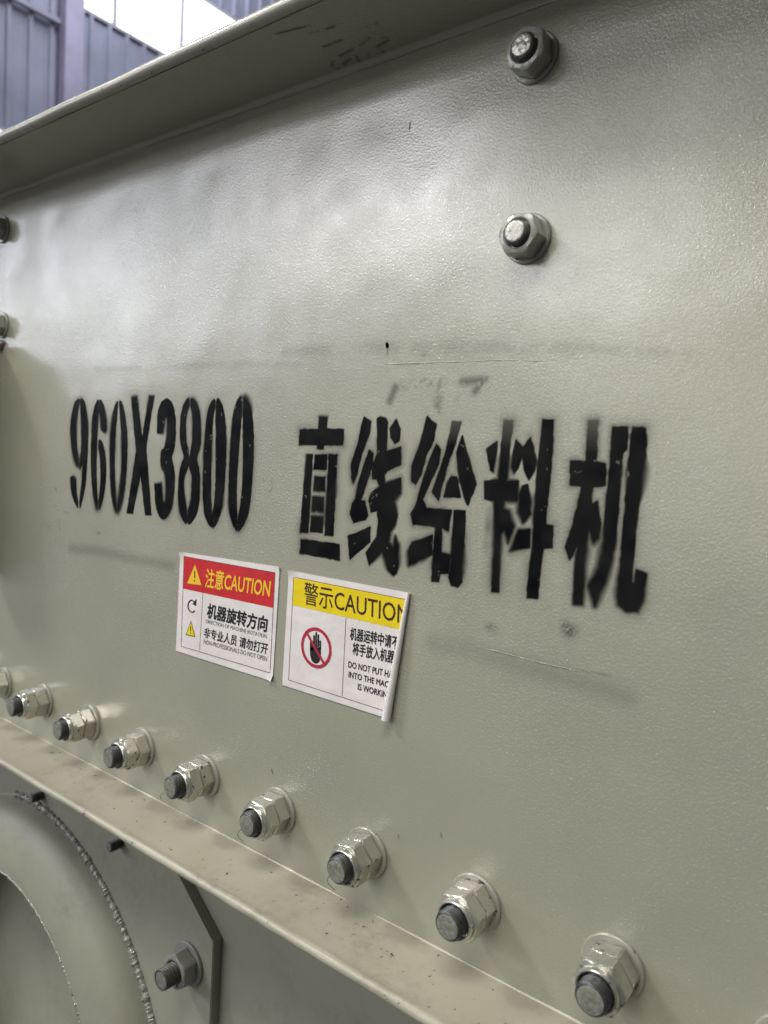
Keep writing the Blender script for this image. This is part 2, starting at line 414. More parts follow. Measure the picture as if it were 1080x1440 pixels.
def bolt(kind, x, z, y=0.0, rot=0.0, k=0):
    t = empty('bolt', (x, y, z)); t.parent = machine
    if kind == 'lock':
        ps = [('washer', lock_washer), ('inner_nut', lock_nuts[k % 4][0]), ('outer_nut', lock_nuts[k % 4][1]), ('threaded_shank', lock_thread), ('shank_end', lock_end)]
    elif kind == 'flat':
        ps = [('washer', flat_washer), ('nut', flat_nuts[k % 3]), ('threaded_shank', flat_thread), ('shank_end', flat_end)]
    else:
        ps = [('washer', long_washer), ('nut', long_nut), ('threaded_shank', long_thread), ('shank_end', long_end)]
    dy = random.uniform(-0.0022, 0.0014)
    for nm, me in ps:
        o = bpy.data.objects.new(nm, me); COL.objects.link(o); o.parent = t
        o.rotation_euler = (0, rot * (1 if 'nut' in nm else 0), 0)
        if nm in ('threaded_shank', 'shank_end') and kind == 'lock': o.location = (0, dy, 0)
        if nm == 'washer': o.location = (random.uniform(-.0008, .0008), 0, random.uniform(-.0008, .0008))
    return t
ZR = -0.3105; SP = 0.0997
for k in range(-1, 11):
    x = -0.1375 - (k) * SP
    bolt('lock', x, ZR + 0.0008 * math.sin(k * 2.1), 0.0, R_(random.uniform(-9, 9)), k)
bolt('flat', -0.2345, 0.2680, 0, 0.0, 0)
bolt('flat', -0.2310, 0.1515, 0, 0.0, 1)
bolt('flat', -0.9590, 0.2630, 0, 0.1, 2)
bolt('flat', -0.9570, 0.1440, 0, 0.2, 1)

# paint strands hanging from a few bolt ends
for x, dx in ((-0.1375 - 4 * SP, -0.004), (-0.1375 - 3 * SP, 0.002), (-0.1375 - 2 * SP, 0.003)):
    pts = [(x - 0.004 + dx * t * 2 - 0.004 * math.sin(t * 3.0), -0.0398 - 0.002 * math.sin(t * 3.1), ZR - 0.004 - 0.010 * t) for t in np.linspace(0, 1, 14)]
    obj('paint_strand', tube(pts, 0.00022, 5), M['dark_line'], machine, 60)

# lug at the left photo edge
lug = [(0.0, 0.118), (-0.030, 0.121), (-0.075, 0.10), (-0.085, 0.05), (-0.085, -0.10), (-0.05, -0.16), (0.0, -0.17)]
def ex_thin(poly, x0, x1):
    return extrude_x(poly, [x0, x1])
obj('lug', ex_thin(lug, -0.972, -0.958), M['plate'], machine, 30)
pts = [(-0.9520 - 0.0016 * i, -0.001, 0.119 + 0.002 * math.sin(i)) for i in range(14)]
obj('weld_bead', tube(pts, [0.0046 + 0.0016 * mnoise.noise((i * 0.7, 4, 1)) for i in range(14)], 10, lambda q, i: 0.5 * mnoise.noise(tuple(q * 380))), M['weld'], machine, 70)

# exciter mounting plate with chamfered corner, flared housing and weld beads
LW = 0.052; PY = 0.040
obj('lower_plate', extrude_x([(LW, -1.1), (LW, -0.30), (LW + 0.008, -0.30), (LW + 0.008, -1.1)], np.linspace(-0.66, 0.9, 30)), M['lower'], machine, 35)
HC = (-0.925, -0.779)
_c = xz(300, 1326, PY); _a = xz(262, 1252, PY); _d = (_a - _c) / (_a[1] - _c[1])
mp = [(-1.9, -1.1), (-1.9, -0.3605), tuple(_c + _d * (-0.3605 - _c[1])), tuple(_c), (_c[0] - 0.002, -1.1)]
bm = bmesh.new()
RH = 0.2125
arc = [(HC[0] + RH * math.sin(a), HC[1] + RH * math.cos(a)) for a in np.linspace(0, math.pi, 33)]      # top -> right -> bottom of the bore
arc_l = [(2 * HC[0] - x, z) for x, z in arc]
vt = {}
def mv(p):
    k = (round(p[0], 6), round(p[1], 6))
    if k not in vt: vt[k] = bm.verts.new((p[0], PY, p[1]))
    return vt[k]
tm, bmid = (HC[0], mp[1][1]), (HC[0], mp[0][1])
fr = bm.faces.new([mv(p) for p in [tm] + [mp[2], mp[3], mp[4], bmid] + arc[::-1]])
fl_ = bm.faces.new([mv(p) for p in [tm] + arc_l + [bmid, mp[0], mp[1]]])
ret = bmesh.ops.extrude_face_region(bm, geom=[fr, fl_])
for v in ret['geom']:
    if isinstance(v, bmesh.types.BMVert): v.co.y = LW - 0.0005
bmesh.ops.recalc_face_normals(bm, faces=bm.faces[:])
bmesh.ops.bevel(bm, geom=[e for e in bm.edges if abs(e.verts[0].co.y - PY) < 1e-6 and abs(e.verts[1].co.y - PY) < 1e-6 and min(e.verts[0].co.x, e.verts[1].co.x) > -0.67], offset=0.0009, segments=2, affect='EDGES')
mount = obj('mounting_plate', bm, M['lower'], machine, 40)

prof_h = [(0.300, PY + 0.002), (0.2945, PY - 0.0005), (0.2925, PY - 0.004), (0.2895, PY - 0.012), (0.284, PY - 0.020), (0.275, PY - 0.0275), (0.262, PY - 0.0335), (0.246, PY - 0.0380), (0.230, PY - 0.0402),
          (0.218, PY - 0.0408), (0.2145, PY - 0.0403), (0.2122, PY - 0.037), (0.2112, PY - 0.004), (0.2105, PY + 0.12)]
bmh = lathe_y([(r, y) for r, y in prof_h], 128)
bmesh.ops.delete(bmh, geom=[f for f in bmh.faces if len(f.verts) > 8], context='FACES')
housing = obj('exciter_housing', bmh, M['lower'], machine, 50); housing.location = (HC[0], 0, HC[1])
cap = obj('housing_cap', lathe_y([(0.2098, PY + 0.050), (0.2098, PY + 0.034), (0.10, PY + 0.033), (0.0, PY + 0.033)], 96), M['lower'], housing, 50)
def ring_bead(name, R, y, r, par, seed, a0=-10, a1=150, n=1000, amp=0.5, seg=9):
    pts, rr = [], []
    for i in range(n):
        a = R_(a0 + (a1 - a0) * i / (n - 1)); s_ = R * a
        w = 0.0012 * mnoise.noise((s_ * 90, seed, 0))
        pts.append(((R + w) * math.sin(a), y, (R + w) * math.cos(a)))
        rip = 0.5 + 0.5 * mnoise.noise((s_ * 250, seed, 4))
        rr.append(max(0.0005, r * (0.75 + amp * (0.35 * rip + 0.8 * mnoise.noise((s_ * 130, seed, 9)) + 0.5 * mnoise.noise((s_ * 420, seed, 2))))))
    return obj(name, tube(pts, rr, seg, lambda q, i: 0.40 * mnoise.noise(tuple(q * 520)) + 0.2 * mnoise.noise(tuple(q * 1300))), M['weld'], par, 70)
ring_bead('weld_bead', 0.2972, PY - 0.0005, 0.0050, housing, 1.0, amp=0.60)
ring_bead('weld_bead', 0.2155, PY - 0.0402, 0.0016, housing, 5.0, amp=0.8)
_b = xz(266, 1354, PY); bolt('long', _b[0], _b[1], PY, 0.3, 1)

# threaded studs poking out below the ledge
for px, py in ((47, 1122), (157, 1190)):
    t, r = thread_mesh(0.0062, 0.0, 0.016, 0.0016)
    q = xz(px, py, PY - 0.012)
    sd = obj('stud', t, M['thread_grey'], machine, 40); sd.location = (q[0], PY, q[1])
    obj('shank_end', end_mesh(r, 0.016), M['end'], sd, 50)

# ------------------------------------------------------------------ stencilled lettering (sprayed ink, soft edges)
def catmull(poly, n=4):
    P = np.array(poly, float); out = []
    for i in range(len(P)):
        p0, p1, p2, p3 = P[i - 1], P[i], P[(i + 1) % len(P)], P[(i + 2) % len(P)]
        for t in np.linspace(0, 1, n, endpoint=False):
            out.append(0.5 * (2 * p1 + (p2 - p0) * t + (2 * p0 - 5 * p1 + 4 * p2 - p3) * t * t + (3 * p1 - p0 - 3 * p2 + p3) * t ** 3))
    return np.array(out)
def sdf(poly, X, Z):
    """signed distance, negative inside"""
    d = np.full(X.shape, 1e9); ins = np.zeros(X.shape, bool); n = len(poly)
    for i in range(n):
        a, b = poly[i], poly[(i + 1) % n]; e = b - a; l2 = max(e @ e, 1e-16)
        t = np.clip(((X - a[0]) * e[0] + (Z - a[1]) * e[1]) / l2, 0, 1)
        d = np.minimum(d, (X - a[0] - t * e[0]) ** 2 + (Z - a[1] - t * e[1]) ** 2)
        if a[1] != b[1]:
            c = ((a[1] > Z) != (b[1] > Z)) & (X < (b[0] - a[0]) * (Z - a[1]) / (b[1] - a[1]) + a[0]); ins ^= c
    d = np.sqrt(d); return np.where(ins, -d, d)
_rng = np.random.default_rng(3)
def vnoise(X, Z, s, seed):
    """smooth value noise, numpy"""
    rng = np.random.default_rng(seed); G = rng.random((64, 64))
    u, v = X * s, Z * s; i, j = np.floor(u).astype(int), np.floor(v).astype(int); fu, fv = u - i, v - j
    fu, fv = fu * fu * (3 - 2 * fu), fv * fv * (3 - 2 * fv)
    g = lambda a, b: G[a % 64, b % 64]
    return (g(i, j) * (1 - fu) + g(i + 1, j) * fu) * (1 - fv) + (g(i, j + 1) * (1 - fu) + g(i + 1, j + 1) * fu) * fv
def ink_mesh(name, x0, x1, z0, z1, step, fn, y=-0.00035, parent=machine, mat='ink', surf=None):
    nx, nz = int((x1 - x0) / step) + 2, int((z1 - z0) / step) + 2
    xs, zs = x0 + np.arange(nx) * step, z0 + np.arange(nz) * step
    X, Z = np.meshgrid(xs, zs); K = np.clip(fn(X, Z), 0, 1)
    keep = K > 0.006
    cell = keep[:-1, :-1] | keep[1:, :-1] | keep[:-1, 1:] | keep[1:, 1:]
    jj, ii = np.nonzero(cell); base = jj * nx + ii
    quads = np.stack([base, base + 1, base + nx + 1, base + nx], 1)
    used, inv = np.unique(quads, return_inverse=True); quads = inv.reshape(quads.shape)
    Xf, Zf, Kf = X.ravel()[used], Z.ravel()[used], K.ravel()[used]
    Yf = np.full(Xf.shape, y)
    if surf is not None: Yf, Zf = surf(Zf)
    me = bpy.data.meshes.new(name)
    me.vertices.add(len(used)); me.vertices.foreach_set('co', np.stack([Xf, Yf, Zf], 1).ravel())
    nq = len(quads); me.loops.add(nq * 4); me.loops.foreach_set('vertex_index', quads.ravel().astype(np.int32))
    me.polygons.add(nq); me.polygons.foreach_set('loop_start', np.arange(nq, dtype=np.int32) * 4)
    me.update(calc_edges=True)
    at = me.attributes.new('ink', 'FLOAT', 'POINT'); at.data.foreach_set('value', Kf.astype(np.float32))
    return obj(name, me, M[mat], parent)

def Z1(p): return (80 + p[0] / 3.6, 540 + p[1] / 3.6)
def Z2(p): return (400 + p[0] / 3.857, 570 + p[1] / 3.857)
def Z3(p): return (660 + p[0] / 3.857, 570 + p[1] / 3.857)
GL = []     # (name, transform, smooth, [polygons], [strength per polygon])
GL.append(('stencil_digit', Z1, True, [
 [(112,78),(90,100),(75,170),(70,240),(76,320),(90,385),(108,418),(110,385),(102,330),(98,250),(100,180),(112,110)],
 [(122,75),(140,95),(152,160),(157,240),(155,340),(148,460),(138,540),(118,625),(117,585),(122,540),(128,480),(130,400),(118,430),(116,395),(124,330),(126,250),(124,170),(120,120)],
 [(70,475),(96,478),(98,540),(104,580),(106,622),(92,600),(78,560),(72,520)]]))
GL.append(('stencil_digit', Z1, True, [
 [(212,85),(196,105),(182,170),(177,260),(174,360),(176,460),(182,540),(192,595),(204,632),(206,590),(202,540),(200,460),(200,380),(203,300),(206,220),(210,150)],
 [(218,82),(232,100),(245,150),(250,235),(226,230),(222,180),(216,130)],
 [(214,285),(230,300),(242,350),(248,420),(245,500),(235,570),(222,615),(212,630),(213,590),(218,545),(222,480),(222,420),(218,360),(212,320)]]))
GL.append(('stencil_digit', Z1, True, [
 [(308,90),(290,130),(276,220),(270,330),(270,440),(276,540),(288,610),(300,648),(301,610),(296,560),(292,460),(292,340),(296,240),(304,160)],
 [(318,88),(336,120),(350,200),(355,300),(352,420),(342,530),(326,610),(308,648),(307,605),(316,555),(326,460),(330,350),(328,250),(322,170)]]))
GL.append(('stencil_letter', Z1, False, [
 [(378,68),(405,65),(432,270),(468,62),(492,62),(452,320),(478,662),(448,662),(424,455),(385,655),(355,652),(402,340)]]))
GL.append(('stencil_digit', Z1, True, [
 [(513,150),(525,105),(545,82),(565,80),(585,105),(598,170),(600,250),(594,320),(580,375),(592,430),(595,500),(588,580),(572,645),(545,682),(520,665),(503,610),(496,512),(500,508),(524,508),(528,512),(534,580),(543,605),(550,590),(554,520),(548,450),(530,415),(528,345),(545,325),(558,260),(560,190),(555,160),(545,185),(537,240),(532,245),(514,245),(510,240),(510,200)]]))
GL.append(('stencil_digit', Z1, True, [
 [(668,75),(648,95),(632,150),(625,230),(630,310),(645,370),(628,420),(618,500),(617,590),(628,660),(655,705),(657,640),(648,590),(642,530),(645,470),(662,425),(667,380),(664,330),(655,290),(652,230),(655,160),(668,115)],
 [(680,75),(705,95),(722,150),(728,230),(725,310),(708,380),(720,440),(722,520),(718,600),(700,670),(668,708),(664,650),(680,590),(684,520),(684,460),(672,420),(674,370),(684,310),(690,230),(688,160),(680,115)]]))
GL.append(('stencil_digit', Z1, True, [
 [(798,80),(775,110),(758,190),(748,320),(742,450),(742,580),(752,670),(783,722),(783,660),(780,600),(778,520),(780,400),(784,270),(790,170),(800,120)],
 [(812,78),(835,110),(850,190),(856,300),(852,430),(842,560),(825,660),(792,725),(790,660),(800,600),(806,500),(808,380),(808,260),(806,170)]]))
GL.append(('stencil_digit', Z1, True, [
 [(935,72),(912,95),(893,170),(882,290),(875,420),(872,550),(878,660),(910,742),(912,670),(908,620),(908,520),(914,400),(924,270),(932,180)],
 [(946,72),(970,90),(988,170),(995,290),(990,430),(980,560),(962,670),(922,742),(920,680),(932,610),(942,500),(946,380),(944,250),(944,180)]]))
GL.append(('stencil_character', Z2, False, [
 [(190,65),(232,65),(228,110),(230,140),(185,140)],
 [(85,132),(188,132),(190,128),(226,130),(322,130),(318,215),(215,215),(212,236),(178,236),(178,215),(80,212)],
 [(122,268),(152,268),(128,692),(85,688)], [(242,268),(286,268),(264,708),(220,705)],
 [(168,270),(230,270),(228,350),(160,346)], [(165,388),(220,390),(218,465),(158,462)], [(155,498),(212,500),(210,578),(150,574)], [(148,602),(210,605),(206,690),(140,686)],
 [(92,728),(298,755),(298,840),(85,800)]]))
GL.append(('stencil_character', Z2, False, [
 [(432,65),(468,90),(462,150),(420,260),(395,370),(375,420),(365,390),(362,320),(395,220),(420,110)],
 [(460,245),(482,262),(476,330),(440,440),(412,525),(385,520),(400,430),(430,330)],
 [(368,535),(385,510),(438,520),(452,600),(440,618),(375,638),(358,590)], [(345,712),(466,660),(462,740),(355,835)],
 [(505,75),(520,65),(550,72),(560,95),(552,250),(632,225),(630,320),(560,355),(540,375),(545,425),(630,395),(632,475),(595,520),(612,590),(605,640),(575,690),(568,740),(590,770),(602,712),(620,760),(618,860),(608,910),(590,922),(560,890),(530,795),(460,865),(442,800),(500,720),(510,640),(505,570),(470,580),(458,520),(470,480),(520,440),(500,400),(478,395),(475,330),(505,260)],
 [(605,78),(628,130),(622,190),(600,208),(578,175),(572,125)]]))
GL.append(('stencil_character', Z2, False, [
 [(775,62),(822,105),(810,190),(770,270),(740,380),(712,430),(690,410),(690,330),(735,210)],
 [(825,210),(845,240),(835,320),(790,420),(750,510),(770,560),(905,570),(890,680),(840,660),(820,655),(700,645),(685,590),(715,540),(740,440),(790,290)],
 [(672,790),(690,745),(802,705),(800,810),(675,870)],
 [(912,90),(958,92),(935,180),(880,340),(835,515),(800,470),(830,390),(875,260)],
 [(965,165),(985,240),(1040,430),(995,540),(975,500),(945,380),(935,260)],
 [(905,385),(935,388),(955,498),(868,495),(880,430)],
 [(822,655),(852,665),(850,800),(905,815),(890,910),(845,915),(838,958),(800,955),(808,800)],
 [(922,572),(980,572),(975,700),(962,960),(940,985),(905,975),(893,930),(905,820),(912,700)]], [1, 1, 1, 'fade', 1, 1, 1, 1]))
GL.append(('stencil_character', Z3, False, [
 [(95,240),(150,195),(148,260),(128,360),(115,350)],
 [(190,85),(236,85),(222,200),(205,410),(265,412),(262,518),(190,518),(185,560),(215,575),(242,660),(210,745),(190,680),(172,700),(158,1012),(120,1010),(138,700),(135,520),(85,505),(85,412),(160,405),(170,260)],
 [(120,560),(135,680),(100,800),(60,790),(80,690)],
 [(255,192),(292,228),(332,175),(345,220),(362,300),(352,360),(322,405),(300,350),(290,270),(262,340),(242,368),(228,335),(238,260)],
 [(290,435),(315,430),(335,520),(330,590),(292,638),(268,580),(272,480)],
 [(400,80),(455,80),(452,240),(425,500),(412,648),(455,655),(448,772),(400,775),(385,900),(370,1048),(312,1045),(330,850),(345,770),(350,620),(365,400)],
 [(265,680),(328,672),(325,770),(225,788)]], [1, 'fade', 0.4, 1, 1, 1, 1]))
GL.append(('stencil_character', Z3, False, [
 [(650,85),(695,85),(688,305),(740,318),(740,435),(668,440),(660,540),(695,520),(712,640),(700,720),(672,745),(648,665),(638,740),(625,880),(625,920),(612,1080),(565,1080),(575,850),(588,760),(545,835),(520,770),(560,660),(612,440),(548,430),(550,305),(632,305),(640,200)],
 [(780,118),(860,118),(855,240),(832,258),(822,350),(810,560),(790,760),(750,930),(680,1090),(645,980),(700,880),(730,740),(735,600),(762,330)],
 [(885,120),(955,125),(960,220),(935,450),(905,640),(895,760),(880,960),(895,970),(905,890),(960,915),(940,1060),(910,1120),(845,1115),(805,1080),(802,1000),(822,860),(840,620),(855,420),(870,240)]], ['fade', 1, 1]))
STROKES = []                     # every stroke of every glyph: (world polygon, strength, top of its glyph, fattening, bounds)
BOXES = []
for nm, tr, sm, polys, *rest in GL:
    st = rest[0] if rest else [1] * len(polys)
    W = [np.array([xz(*tr(v)) for v in (catmull(p) if sm else np.array(p, float))]) for p in polys]
    allp = np.concatenate(W); zt = allp[:, 1].max()
    BOXES.append((nm, allp.min(0) - 0.011, allp.max(0) + 0.011))
    for w, k in zip(W, st): STROKES.append((w, k, zt, 0.0009 if sm else 0.0005, w.min(0) - 0.012, w.max(0) + 0.012))
def ink_field(X, Z):
    ink = np.zeros(X.shape); dmin = np.full(X.shape, 1.0)
    wob = (vnoise(X, Z, 260, 40) - 0.5) * 0.0007
    soft0 = 0.0006 + 0.0042 * np.clip(vnoise(X, Z, 42, 80) * 1.9 - 0.95, 0, 1)
    for w, s, zt, fat, lo, hi in STROKES:
        if hi[0] < X.min() or lo[0] > X.max(): continue
        d = sdf(w, X, Z) + wob - fat; a = 1.0; soft = soft0
        if s == 'fade': a = 0.80 + 0.20 * np.clip((zt - Z) / 0.020, 0, 1)
        elif s != 1: a = s * (0.5 + vnoise(X, Z, 120, 31)); soft = 0.0045; d = d + 0.002
        if s == 1 or s == 'fade': dmin = np.minimum(dmin, d)
        k = np.clip(0.80 - d / (2 * soft), 0, 1); ink = np.maximum(ink, a * k * k * (3 - 2 * k))
    halo = 0.62 * np.exp(-np.clip(dmin, 0, 1) / 0.0030) * np.clip(vnoise(X, Z, 30, 7) * 2.2 - 0.6, 0.12, 1)
    halo = halo * (0.75 + 0.5 * vnoise(X, Z, 1100, 12))
    dust = (vnoise(X, Z, 900, 9) > 0.80) * 0.30 * np.exp(-np.clip(dmin, 0, 1) / 0.004)
    body = 0.975 + 0.025 * vnoise(X, Z, 90, 5)
    edge = np.clip((0.0105 - dmin) / 0.004, 0, 1)
    worn = np.where((vnoise(X, Z, 150, 61) > 0.93) & (vnoise(X, Z, 700, 62) > 0.6), 0.75, 1.0)
    return np.maximum(np.maximum(ink * body * worn, halo), dust) * edge
for gi, (nm, lo, hi) in enumerate(BOXES):
    ink_mesh(nm, lo[0], hi[0], lo[1], hi[1], 0.0006, ink_field, y=-0.00004 - 0.000002 * gi)

# ------------------------------------------------------------------ scuffs, grime smears, painted step shading and marker traces on the plate
def smudge(name, strokes, step=0.0011, grain=(500, 0.35), seed=0, y=-0.00003, surf=None, z_of=None):
    """strokes: (polyline px, half width mm, strength, softness)"""
    Wl = []
    for pl, w, s, gthr in strokes:
        Wl.append((np.array([xz(*p) for p in pl]), w / 1000.0, s, gthr))
    a = np.concatenate([w[0] for w in Wl]); pad = max(w[1] for w in Wl) * 1.6 + 0.002
    def fn(X, Z):
        K = np.zeros(X.shape)
        for P, w, s, gthr in Wl:
            d = np.full(X.shape, 1.0)
            for p, q in zip(P[:-1], P[1:]):
                e = q - p; t = np.clip(((X - p[0]) * e[0] + (Z - p[1]) * e[1]) / max(e @ e, 1e-12), 0, 1)
                d = np.minimum(d, np.hypot(X - p[0] - t * e[0], Z - p[1] - t * e[1]))
            k = np.clip(1 - d / (w * 1.5), 0, 1); k = k * k * (3 - 2 * k)
            n1 = vnoise(X, Z, 70, seed) * 0.6 + vnoise(X, Z, grain[0], seed + 1) * 0.4
            K = np.maximum(K, s * k * np.clip((n1 - gthr) / 0.25, 0, 1))
        return K
    return tag(ink_mesh(name, a[:, 0].min() - pad, a[:, 0].max() + pad, a[:, 1].min() - pad, a[:, 1].max() + pad, step, fn, y=y, surf=surf), kind='stuff')
smudge('grime_and_step_shade', [([(548, 565), (556, 545), (600, 538), (622, 538)], 4, 0.55, 0.22), ([(612, 590), (618, 545)], 5, 0.45, 0.2),
                       ([(650, 537), (682, 534), (668, 550)], 4, 0.58, 0.25), ([(640, 575), (645, 555)], 3, 0.12, 0.3)], seed=11)
smudge('grime_and_step_shade', [([(100, 772), (140, 775), (190, 786), (242, 796)], 7, 0.28, 0.05)], seed=12)
smudge('grime_and_step_shade', [([(610, 905), (660, 914), (740, 938), (800, 955), (880, 978)], 9, 0.19, 0.05),
                       ([(668, 909), (720, 922), (790, 940), (860, 950)], 0.6, 0.45, 0.05)], seed=13)  # shading of a step in the plate, put into the colour
smudge('grime_and_step_shade', [([(560, 512), (590, 511)], 0.6, 0.6, 0.1), ([(400, 495), (500, 489), (700, 488), (830, 492)], 6, 0.20, 0.22), ([(135, 520), (300, 513), (420, 512)], 4, 0.16, 0.2), ([(830, 492), (980, 498)], 4, 0.14, 0.2),
                       ([(545, 486), (545, 500)], 1.3, 0.5, 0.3), ([(594, 500), (597, 500)], 1.2, 0.5, 0.1)], seed=14)  # long strokes draw the plate's step lines, short ones are marks
smudge('marker_trace', [([(84, 690), (84, 708), (78, 712), (70, 704)], 1.0, 0.55, 0.3), ([(78, 686), (80, 692)], 1.4, 0.5, 0.2), ([(83, 730), (84, 746)], 1.1, 0.5, 0.3),
                        ([(90, 720), (96, 722)], 1.0, 0.45, 0.2), ([(66, 738), (70, 745)], 1.2, 0.3, 0.3), ([(133, 746), (140, 750)], 2.0, 0.4, 0.4)], step=0.0008, seed=15)
smudge('marker_trace', [([(370, 672), (372, 690), (378, 693), (383, 686), (382, 674)], 0.9, 0.35, 0.3)], step=0.0008, seed=16)
smudge('grit_mark', [([(795, 880), (800, 890), (805, 886)], 5, 0.75, 0.52), ([(690, 882), (694, 884)], 5, 0.5, 0.55), ([(592, 842), (602, 850)], 4, 0.6, 0.5)], step=0.0006, grain=(1500, 0.5), seed=17)
smudge('grit_mark', [([(382, 1082), (384, 1088)], 0.8, 0.8, 0.0), ([(577, 172), (576, 182)], 0.9, 0.8, 0.0), ([(544, 484), (545, 487)], 0.9, 0.6, 0.0), ([(620, 1172), (621, 1177)], 0.7, 0.7, 0.0),
                     ([(560, 1174), (561, 1179)], 0.6, 0.7, 0.0)], step=0.0005, seed=18)
def on_flange(Zf):
    Ya, Za = np.zeros_like(Zf), np.zeros_like(Zf)
    for i, z in enumerate(Zf):        # plate-plane height seen from the camera's height -> point on the tilted flange
        s, c = math.sin(TILT), math.cos(TILT)
        t = (z - ez + z * ey / D) / (c + z * s / D)
        Ya[i] = ey - t * s - 0.00006 * c; Za[i] = ez + t * c - 0.00006 * s
    return Ya, Za
def flange_marks():
    segs = [((480, 96), (505, 78)), ((500, 70), (520, 60)), ((530, 55), (548, 42)), ((545, 60), (566, 48)), ((520, 90), (528, 72)), ((495, 50), (520, 40)), ((470, 12), (510, 4)),
            ((500, 20), (530, 12)), ((560, 45), (575, 40)), ((540, 88), (545, 70)), ((478, 90), (486, 80)), ((510, 88), (514, 74)), ((550, 24), (575, 14))]
    st = [([a, b], 1.2, 0.75, 0.25) for a, b in segs]
    conv = []
    smudge('tar_scuff', st, step=0.0008, seed=19, surf=on_flange)
flange_marks()

# ------------------------------------------------------------------ stickers
def txt_mesh(body, bold=0.0):
    cu = bpy.data.curves.new('text', 'FONT'); cu.body = body; cu.offset = bold; cu.resolution_u = 3
    o = bpy.data.objects.new('text', cu); COL.objects.link(o); bpy.context.view_layer.update()
    ev = o.evaluated_get(bpy.context.evaluated_depsgraph_get()); me = bpy.data.meshes.new_from_object(ev)
    bpy.data.objects.remove(o); bpy.data.curves.remove(cu); me.materials.clear(); return me
class Sticker:
    def __init__(s, name, label, tr, y, anchor, clip=None):
        s.tr, s.y, s.clip = tr, y, clip
        p = xz(*tr(anchor)); s.o = tag(empty(name, (p[0], 0.0, p[1])), label, 'sticker'); s.a = p; s.layer = 0
    def loc(s, p): q = xz(*s.tr(p)); return np.array([q[0] - s.a[0], q[1] - s.a[1]])
    def flat(s, name, polys2d, mat, layer, parent=None):
        bm = bmesh.new(); y = s.y - 0.00012 * layer
        for poly in polys2d:
            bm.faces.new([bm.verts.new((p[0], y, p[1])) for p in poly])
        return s.finish(name, bm, mat, parent)
    def finish(s, name, bm, mat, parent=None):
        if s.clip is not None:
            (ax, az), (bx, bz) = s.clip; n = Vector((az - bz, 0, bx - ax)).normalized()
            if n.x < 0: n = -n
            bmesh.ops.bisect_plane(bm, geom=bm.verts[:] + bm.edges[:] + bm.faces[:], plane_co=(ax, 0, az), plane_no=n, clear_outer=True)
        for f in bm.faces:
            f.normal_update()
            if f.normal.y > 0: f.normal_flip()
        return obj(name, bm, mat, parent or s.o)
    def px(s, name, polys, mat, layer, parent=None): return s.flat(name, [[s.loc(p) for p in poly] for poly in polys], mat, layer, parent)
    def text(s, name, body, bl, br, tl, mat, layer, bold=0.0, parent=None):
        me = txt_mesh(body); v = np.array([x.co[:] for x in me.vertices]); lo, hi = v.min(0), v.max(0)
        ref = txt_mesh('H' if all(ord(c) < 128 for c in body) else body); rv = np.array([x.co[:] for x in ref.vertices]); h0, h1 = rv[:, 1].min(), rv[:, 1].max()
        O, U, Vv = s.loc(bl), s.loc(br) - s.loc(bl), s.loc(tl) - s.loc(bl)
        bm = bmesh.new(); shifts = [(0, 0)]
        if bold: shifts += [(bold * math.cos(a), bold * math.sin(a)) for a in np.linspace(0, 2 * math.pi, 9)[:-1]]
        for k, (sx, sy) in enumerate(shifts):
            n0 = len(bm.verts); bm.from_mesh(me); bm.verts.ensure_lookup_table()
            for q in bm.verts[n0:]: q.co.x += sx; q.co.y += sy; q.co.z = k * 0.000004
        for q in bm.verts:
            u = (q.co.x - lo[0]) / (hi[0] - lo[0]); w = (q.co.y - h0) / (h1 - h0); p = O + U * u + Vv * w
            q.co = (p[0], s.y - 0.00012 * layer - q.co.z, p[1])
        bpy.data.meshes.remove(me); bpy.data.meshes.remove(ref)
        return s.finish(name, bm, mat, parent)
    def line(s, name, pts, w, mat, layer, closed=False, parent=None):
        P = [s.loc(p) for p in pts]; polys = []
        for a, b in zip(P, P[1:] + P[:1] if closed else P[1:]):
            d = (b - a) / np.linalg.norm(b - a); n = np.array([-d[1], d[0]]) * w / 2; e = d * w / 2 * 0.98
            polys.append([a - e + n, b + e * 0 + n, b + e * 0 - n, a - e - n])
        return s.flat(name, polys, mat, layer, parent)

def sheet_mesh(st, tl, tr, br, bl, nu=40, nv=24, thick=0.00022, curl=None, ripple=0.00016):
    TL, TR, BR, BL = (st.loc(p) for p in (tl, tr, br, bl)); V, F = [], []
    for j in range(nv + 1):
        for i in range(nu + 1):
            u, v = i / nu, j / nv
            p = (TL * (1 - u) + TR * u) * (1 - v) + (BL * (1 - u) + BR * u) * v
            V.append((p[0], st.y, p[1]))
    return V

